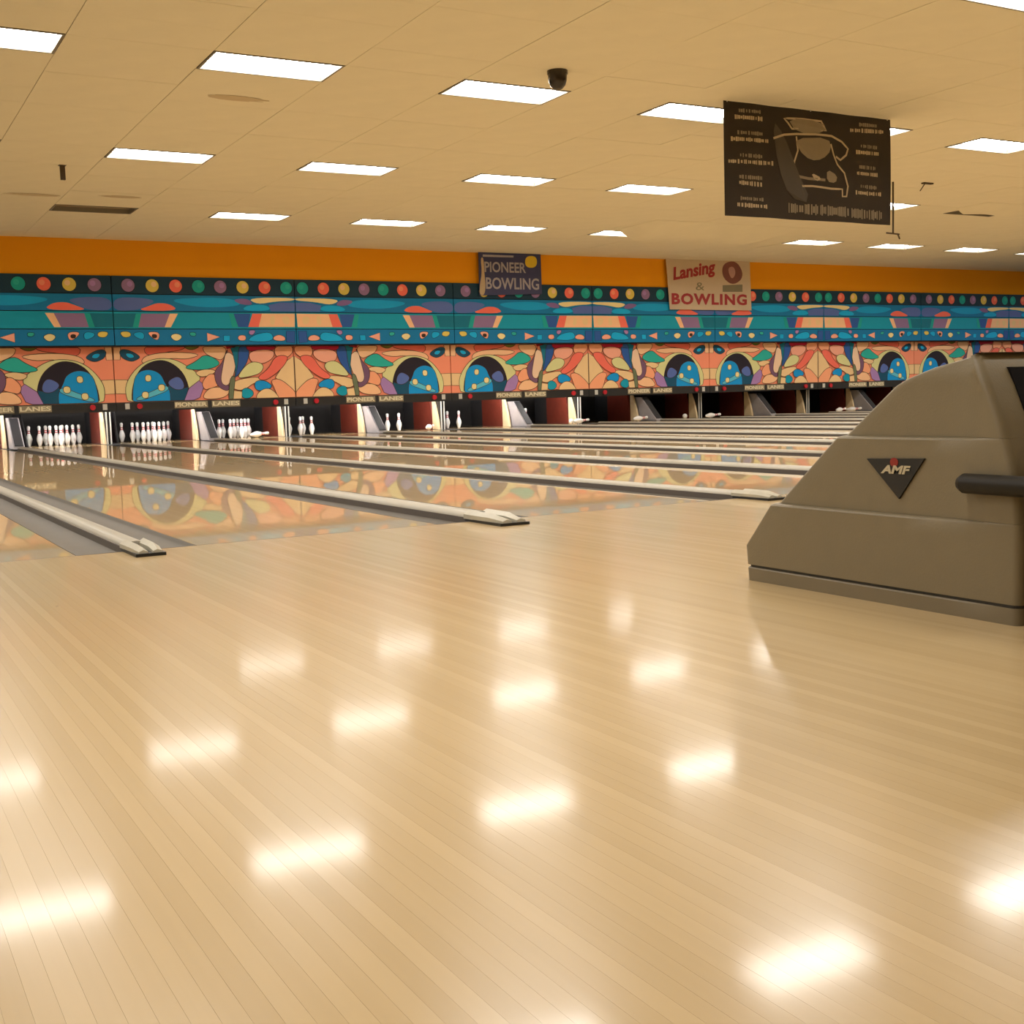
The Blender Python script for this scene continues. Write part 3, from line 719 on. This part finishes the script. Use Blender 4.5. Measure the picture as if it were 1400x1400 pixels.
# ------------------------------------------------------------------ hanging banner
m_banner = mat('banner_brown', (0.032, 0.023, 0.014), 0.55, spec=0.3, var=0.35, scale=2.5)
m_bprint = mat('banner_print', (0.50, 0.40, 0.26), 0.5, var=0.15, scale=5)
m_bprint2 = mat('banner_print_dim', (0.26, 0.21, 0.14), 0.5, var=0.15, scale=5)
BY = 10.31
bx0, bx1, bz0, bz1 = 8.475, 10.93, 2.487, 3.685
def rip(x, z): return 0.012*math.sin(5.1*x+1.3*z)*(0.3+0.7*(bz1-z)/(bz1-bz0))+0.006*math.sin(11*x-3*z)
e = empty('hanging_banner', ((bx0+bx1)/2, BY, bz1), 'dark brown banner with pale print hanging from the ceiling', 'banner')
mb = MB(); nx, nz = 40, 14; V = []
for t in (0, 0.004):
    for b in range(nz+1):
        for a in range(nx+1):
            x, z = bx0+(bx1-bx0)*a/nx, bz0+(bz1-bz0)*b/nz; V.append((x-(bx0+bx1)/2, rip(x, z)+t, z-bz1))
N = (nx+1)*(nz+1); Fc = []
for b in range(nz):
    for a in range(nx): q = b*(nx+1)+a; Fc += [(q, q+1, q+nx+2, q+nx+1), (N+q, N+q+nx+1, N+q+nx+2, N+q+1)]
for a in range(nx): q = nz*(nx+1)+a; Fc += [(a, N+a, N+a+1, a+1), (q, q+1, N+q+1, N+q)]
for b in range(nz): q = b*(nx+1); Fc += [(q, q+nx+1, N+q+nx+1, N+q)]; q += nx; Fc += [(q, N+q, N+q+nx+1, q+nx+1)]
mb.add(V, Fc, m_banner); cloth = mb.build('cloth', e, smooth=60)
def bp(c): q = on_y(960+c[0]/4.667, 120+c[1]/4.667, BY); return (q.x, q.z)
def bpt(x, z, l=0.0): return (x-(bx0+bx1)/2, rip(x, z)-0.0045-l, z-bz1)
def stroke(mb, pts, w, m, closed=False, l=0.001):
    q = []
    n = len(pts)
    for a in range(n if closed else n-1):
        p, r = pts[a], pts[(a+1) % n]; k = max(1, int(math.hypot(p[0]-r[0], p[1]-r[1])/0.05))
        q += [(p[0]+(r[0]-p[0])*t/k, p[1]+(r[1]-p[1])*t/k) for t in range(k)]
    if not closed: q.append(pts[-1])
    V = []; n = len(q)
    for a in range(n):
        pn = q[(a+1) % n] if closed else q[min(a+1, n-1)]; pp = q[a-1] if closed else q[max(a-1, 0)]
        t = Vector((pn[0]-pp[0], pn[1]-pp[1])); t = t.normalized() if t.length > 0 else Vector((1, 0))
        V += [bpt(q[a][0]-t.y*w/2, q[a][1]+t.x*w/2, l), bpt(q[a][0]+t.y*w/2, q[a][1]-t.x*w/2, l)]
    mb.add(V, [(2*a, 2*((a+1) % n), 2*((a+1) % n)+1, 2*a+1) for a in range(n if closed else n-1)], m)
mb = MB()
def fill(pts, m, l):
    q = chaikin([bp(p) for p in pts], 1); mb.add([bpt(x, z, l) for x, z in q], [tuple(range(len(q)))], m)
emb = mb
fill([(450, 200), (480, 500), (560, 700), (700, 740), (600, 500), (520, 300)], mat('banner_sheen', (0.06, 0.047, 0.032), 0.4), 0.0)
fill([(540, 190), (760, 215), (790, 290), (600, 290)], m_bprint2, 0.0012)
fill([(590, 320), (800, 320), (820, 400), (760, 460), (690, 465), (620, 400)], m_bprint2, 0.0012)
fill([(690, 540), (760, 580), (720, 600)], m_bprint, 0.0012)
fill([(790, 520), (860, 560), (850, 610), (790, 600)], m_bprint2, 0.0012)
stroke(mb, [bp(p) for p in [(520, 195), (640, 200), (755, 215), (785, 275), (700, 265), (570, 262), (545, 225)]], 0.022, m_bprint, True)
stroke(mb, [bp(p) for p in [(455, 322), (520, 300), (600, 295), (720, 298), (820, 310), (890, 345), (930, 390), (918, 430), (880, 462), (850, 440)]], 0.024, m_bprint)
stroke(mb, [bp(p) for p in [(600, 310), (612, 400), (590, 470), (585, 625), (700, 628), (820, 645), (890, 648), (890, 695), (915, 695), (925, 630), (905, 545), (860, 490), (835, 430), (815, 360)]], 0.022, m_bprint)
stroke(mb, [bp(p) for p in [(600, 560), (680, 580), (780, 590)]], 0.03, m_bprint2)
rb = random.Random(3)
def glyph_line(c0, c1, hgt, m):
    mb = MB()
    a, b = bp(c0), bp(c1); x = a[0]
    while x < b[0]:
        w = rb.uniform(0.012, 0.028); t = (x-a[0])/(b[0]-a[0]); z = a[1]+(b[1]-a[1])*t; h = hgt*rb.uniform(0.6, 1)
        mb.add([bpt(x, z-h/2, .001), bpt(x+w, z-h/2, .001), bpt(x+w, z+h/2, .001), bpt(x, z+h/2, .001)], [(0, 1, 2, 3)], m)
        x += w+rb.choice([0.005, 0.006, 0.008, 0.02])
    o = mb.build('lettering_line', cloth); o['kind'] = 'stuff'
for (a, b, y0) in ((230, 365, 145), (220, 380, 285), (235, 380, 430), (230, 380, 568), (240, 380, 705)): glyph_line((a, y0), (b, y0+10), 0.045, m_bprint2)
for (a, b, y0) in ((205, 385, 185), (180, 420, 325), (165, 455, 468), (230, 385, 605), (220, 405, 745)): glyph_line((a, y0), (b, y0+15), 0.05, m_bprint)
for (a, b, y0) in ((1000, 1110, 235), (1010, 1110, 372), (1000, 1110, 505), (1010, 1110, 628)): glyph_line((a, y0), (b, y0+10), 0.045, m_bprint2)
for (a, b, y0) in ((945, 1150, 270), (980, 1125, 410), (985, 1125, 545), (975, 1140, 668)): glyph_line((a, y0), (b, y0+12), 0.05, m_bprint)
for (a, b, y0) in ((555, 730, 765), (750, 920, 780), (945, 1140, 800)): glyph_line((a, y0), (b, y0+15), 0.12, m_bprint2)
emb.build('emblem_print', cloth)
mb = MB()
for x in (-1.18, 0.0, 1.18): mb.tube((x, 0, -0.01), (x, 0, 0.009), 0.006, m_whitebit, 8)
mb.build('hanging_hook', e)

# ------------------------------------------------------------------ signs on the orange wall
def sheet(name, px, Y, m, label, cat):
    """px: four pixel corners tl tr br bl on plane Y"""
    P = [on_y(*p, Y) for p in px]; zmax = H-0.003
    for p in P: p.z = min(p.z, zmax)
    c = sum(P, Vector())/4
    e = empty(name, (c.x, Y, c.z), label, cat)
    mb = MB(); mb.add([(p.x-c.x, 0, p.z-c.z) for p in P]+[(p.x-c.x, 0.012, p.z-c.z) for p in P],
                      [(0, 1, 2, 3), (7, 6, 5, 4), (0, 4, 5, 1), (1, 5, 6, 2), (2, 6, 7, 3), (3, 7, 4, 0)], m)
    return e, mb.build('sign_sheet', e), c
def rel(e, x, y, Y, d=0.004): q = on_y(x, y, Y); return (q.x-e.location.x, -d, q.z-e.location.z)
def txt_px(e, s, x0, x1, y0, y1, Y, m, sl=0.0, **k):
    a, b = on_y(x0, y0, Y), on_y(x1, y1, Y)
    return text(s, 0.3, m, e, ((a.x+b.x)/2-e.location.x, -0.004, (a.z+b.z)/2-e.location.z), rot=(math.pi/2, sl, 0), fit=(b.x-a.x, a.z-b.z), **k)
def blob(e, pts, Y, m, name, d=0.003, sm=1):
    q = [rel(e, *p, Y, d) for p in pts]
    if sm: r = chaikin([(p[0], p[2]) for p in q], 2); q = [(x, -d, z) for x, z in r]
    mb = MB(); n = len(q); mb.add(q+[(x, -0.0002, z) for x, y, z in q], [tuple(range(n))]+[(i, (i+1) % n, n+(i+1) % n, n+i) for i in range(n)], m); return mb.build(name, e)
YS = YW-0.06
m_s1 = mat('banner_blue', (0.035, 0.04, 0.13), 0.5, var=0.2, scale=3)
m_s1t = mat('blue_banner_lettering', (0.40, 0.37, 0.42), 0.5)
m_s1y = mat('blue_banner_yellow', (0.72, 0.50, 0.02), 0.5)
m_s1c = mat('blue_banner_cream', (0.55, 0.42, 0.26), 0.5)
e, s, c = sheet('wall_banner', [(654, 343), (739, 345.5), (741, 402), (655.5, 404)], YS, m_s1, 'blue bowling banner with pale lettering and yellow ball on the orange wall', 'banner')
txt_px(e, 'PIONEER', 662, 719, 357.5, 373.5, YS, m_s1t, bold=0.006)
txt_px(e, 'BOWLING', 664, 737, 379, 396.5, YS, m_s1t, bold=0.006)
blob(e, [(660, 348), (702, 349.5), (702, 352), (660, 351)], YS, m_s1t, 'small_lettering_bar', sm=0)
blob(e, [(718, 350), (734, 350), (734, 366), (718, 366)], YS, m_s1y, 'yellow_ball')
blob(e, [(657, 352), (661, 352), (662, 372), (664, 392), (662, 404), (655.5, 403), (656, 390), (659, 372)], YS, m_s1c, 'pin_picture')
m_s2 = mat('sign_cream', (0.60, 0.47, 0.32), 0.5, var=0.06, scale=3)
m_s2r = mat('sign_red', (0.36, 0.018, 0.022), 0.5)
m_s2b = mat('sign_brown', (0.21, 0.07, 0.055), 0.5)
m_s2o = mat('sign_olive', (0.22, 0.19, 0.11), 0.5)
m_s2p = mat('sign_pink', (0.50, 0.28, 0.24), 0.5)
e, s, c = sheet('wall_sign', [(910.5, 352.5), (1025, 355.5), (1027.5, 424.5), (916, 423)], YS, m_s2, 'cream bowling sign with red lettering on the orange wall', 'sign')
txt_px(e, 'Lansing', 919, 979, 359.5, 384, YS, m_s2r, sl=-0.16, shear=0.2, bold=0.010)
txt_px(e, 'BOWLING', 918, 1021, 400.5, 417.5, YS, m_s2r, bold=0.012, spacing=1.15)
txt_px(e, '&', 951, 963, 386, 397, YS, m_s2o)
blob(e, [(988, 360), (1006, 356), (1016, 372), (1013, 384), (1000, 390), (987, 378)], YS, m_s2b, 'round_emblem')
blob(e, [(995, 366), (1003, 364), (1006, 374), (1001, 382), (997, 376)], YS, m_s2p, 'emblem_centre', d=0.005)
blob(e, [(988, 390), (1015, 389), (1015, 399), (988, 399)], YS, m_s2o, 'emblem_base', sm=0)

# ------------------------------------------------------------------ small things on the ceiling
m_dome = mat('dome_smoke', (0.03, 0.02, 0.01), 0.12)
q = on_z(762, 97, H)
e = empty('dome_camera', (q.x, q.y, H), 'dark dome security camera hanging from the ceiling', 'camera')
mb = MB(); mb.lathe([(0.098, -0.03), (0.10, 0.0)], m_dome, 24); mb.build('mount_ring', e, smooth=40)
mb = MB(); mb.lathe([(0.012, -0.178), (0.045, -0.165), (0.072, -0.135), (0.088, -0.09), (0.092, -0.03)], m_dome, 24); mb.build('dome', e, smooth=60)
m_brown = mat('bracket_brown', (0.06, 0.038, 0.016), 0.6)
m_stain = mat('stain_brown', (0.56, 0.46, 0.31), 0.9, spec=0.1)
q = on_z(85, 226, H)
e = empty('hanging_bracket', (q.x, q.y, H), 'small dark bracket hanging from the ceiling at far left', 'bracket')
mb = MB(); mb.box(-0.03, 0.03, -0.02, 0.02, -0.18, -0.004, m_brown); mb.build('bracket_arm', e, bevel=0.004)
mb = MB(); mb.box(-0.045, 0.045, -0.045, 0.045, -0.004, 0.0, m_brown); mb.build('bracket_plate', e)
q = on_y(1221, 306, 13.4)
e = empty('hanging_hook_bracket', (q.x, 13.4, H), 'thin dark rod with crossbar hanging from the ceiling behind the brown banner', 'bracket')
zl = on_y(1222, 319, 13.4).z-H
mb = MB(); mb.tube((0, 0, 0), (0, 0, zl), 0.014, m_brown, 8); mb.build('rod', e)
mb = MB(); mb.tube((-0.14, 0, zl), (0.13, 0, zl-0.01), 0.012, m_brown, 8); mb.tube((0.1, 0, zl-0.01), (0.14, 0, zl-0.08), 0.012, m_brown, 8); mb.build('crossbar', e)
q = on_z(1268, 250, H)
e = empty('ceiling_hook', (q.x, q.y, H), 'bent wire hook on the ceiling right of the brown banner', 'hook')
mb = MB(); mb.box(-0.10, 0.10, -0.03, 0.03, -0.02, 0.0, m_brown); mb.build('hook_plate', e)
mb = MB(); mb.tube((-0.06, 0, -0.02), (-0.16, 0, -0.13), 0.008, m_brown, 8); mb.build('hook_wire', e)
for (x, y, w, lab) in ((47, 266, 0.42, 'left of the unlit light'), (167, 269, 0.34, 'above the unlit light'), (322, 134, 0.35, 'in front of the light in the third row')):
    q = on_z(x, y, H)
    mb = MB(); r = [(w*math.cos(t*math.pi/12)*(0.8+0.2*math.sin(3*t+x)), 0.10*math.sin(t*math.pi/12)) for t in range(24)]
    mb.add([(a, b, -0.0035) for a, b in r]+[(a, b, -0.002) for a, b in r], [tuple(range(24)), tuple(range(47, 23, -1))]+[(t, (t+1) % 24, 24+(t+1) % 24, 24+t) for t in range(24)], m_stain)
    o = mb.build('water_stain', loc=(q.x, q.y, H)); tag(o, 'brown stained patch on the ceiling %s' % lab, 'stain')
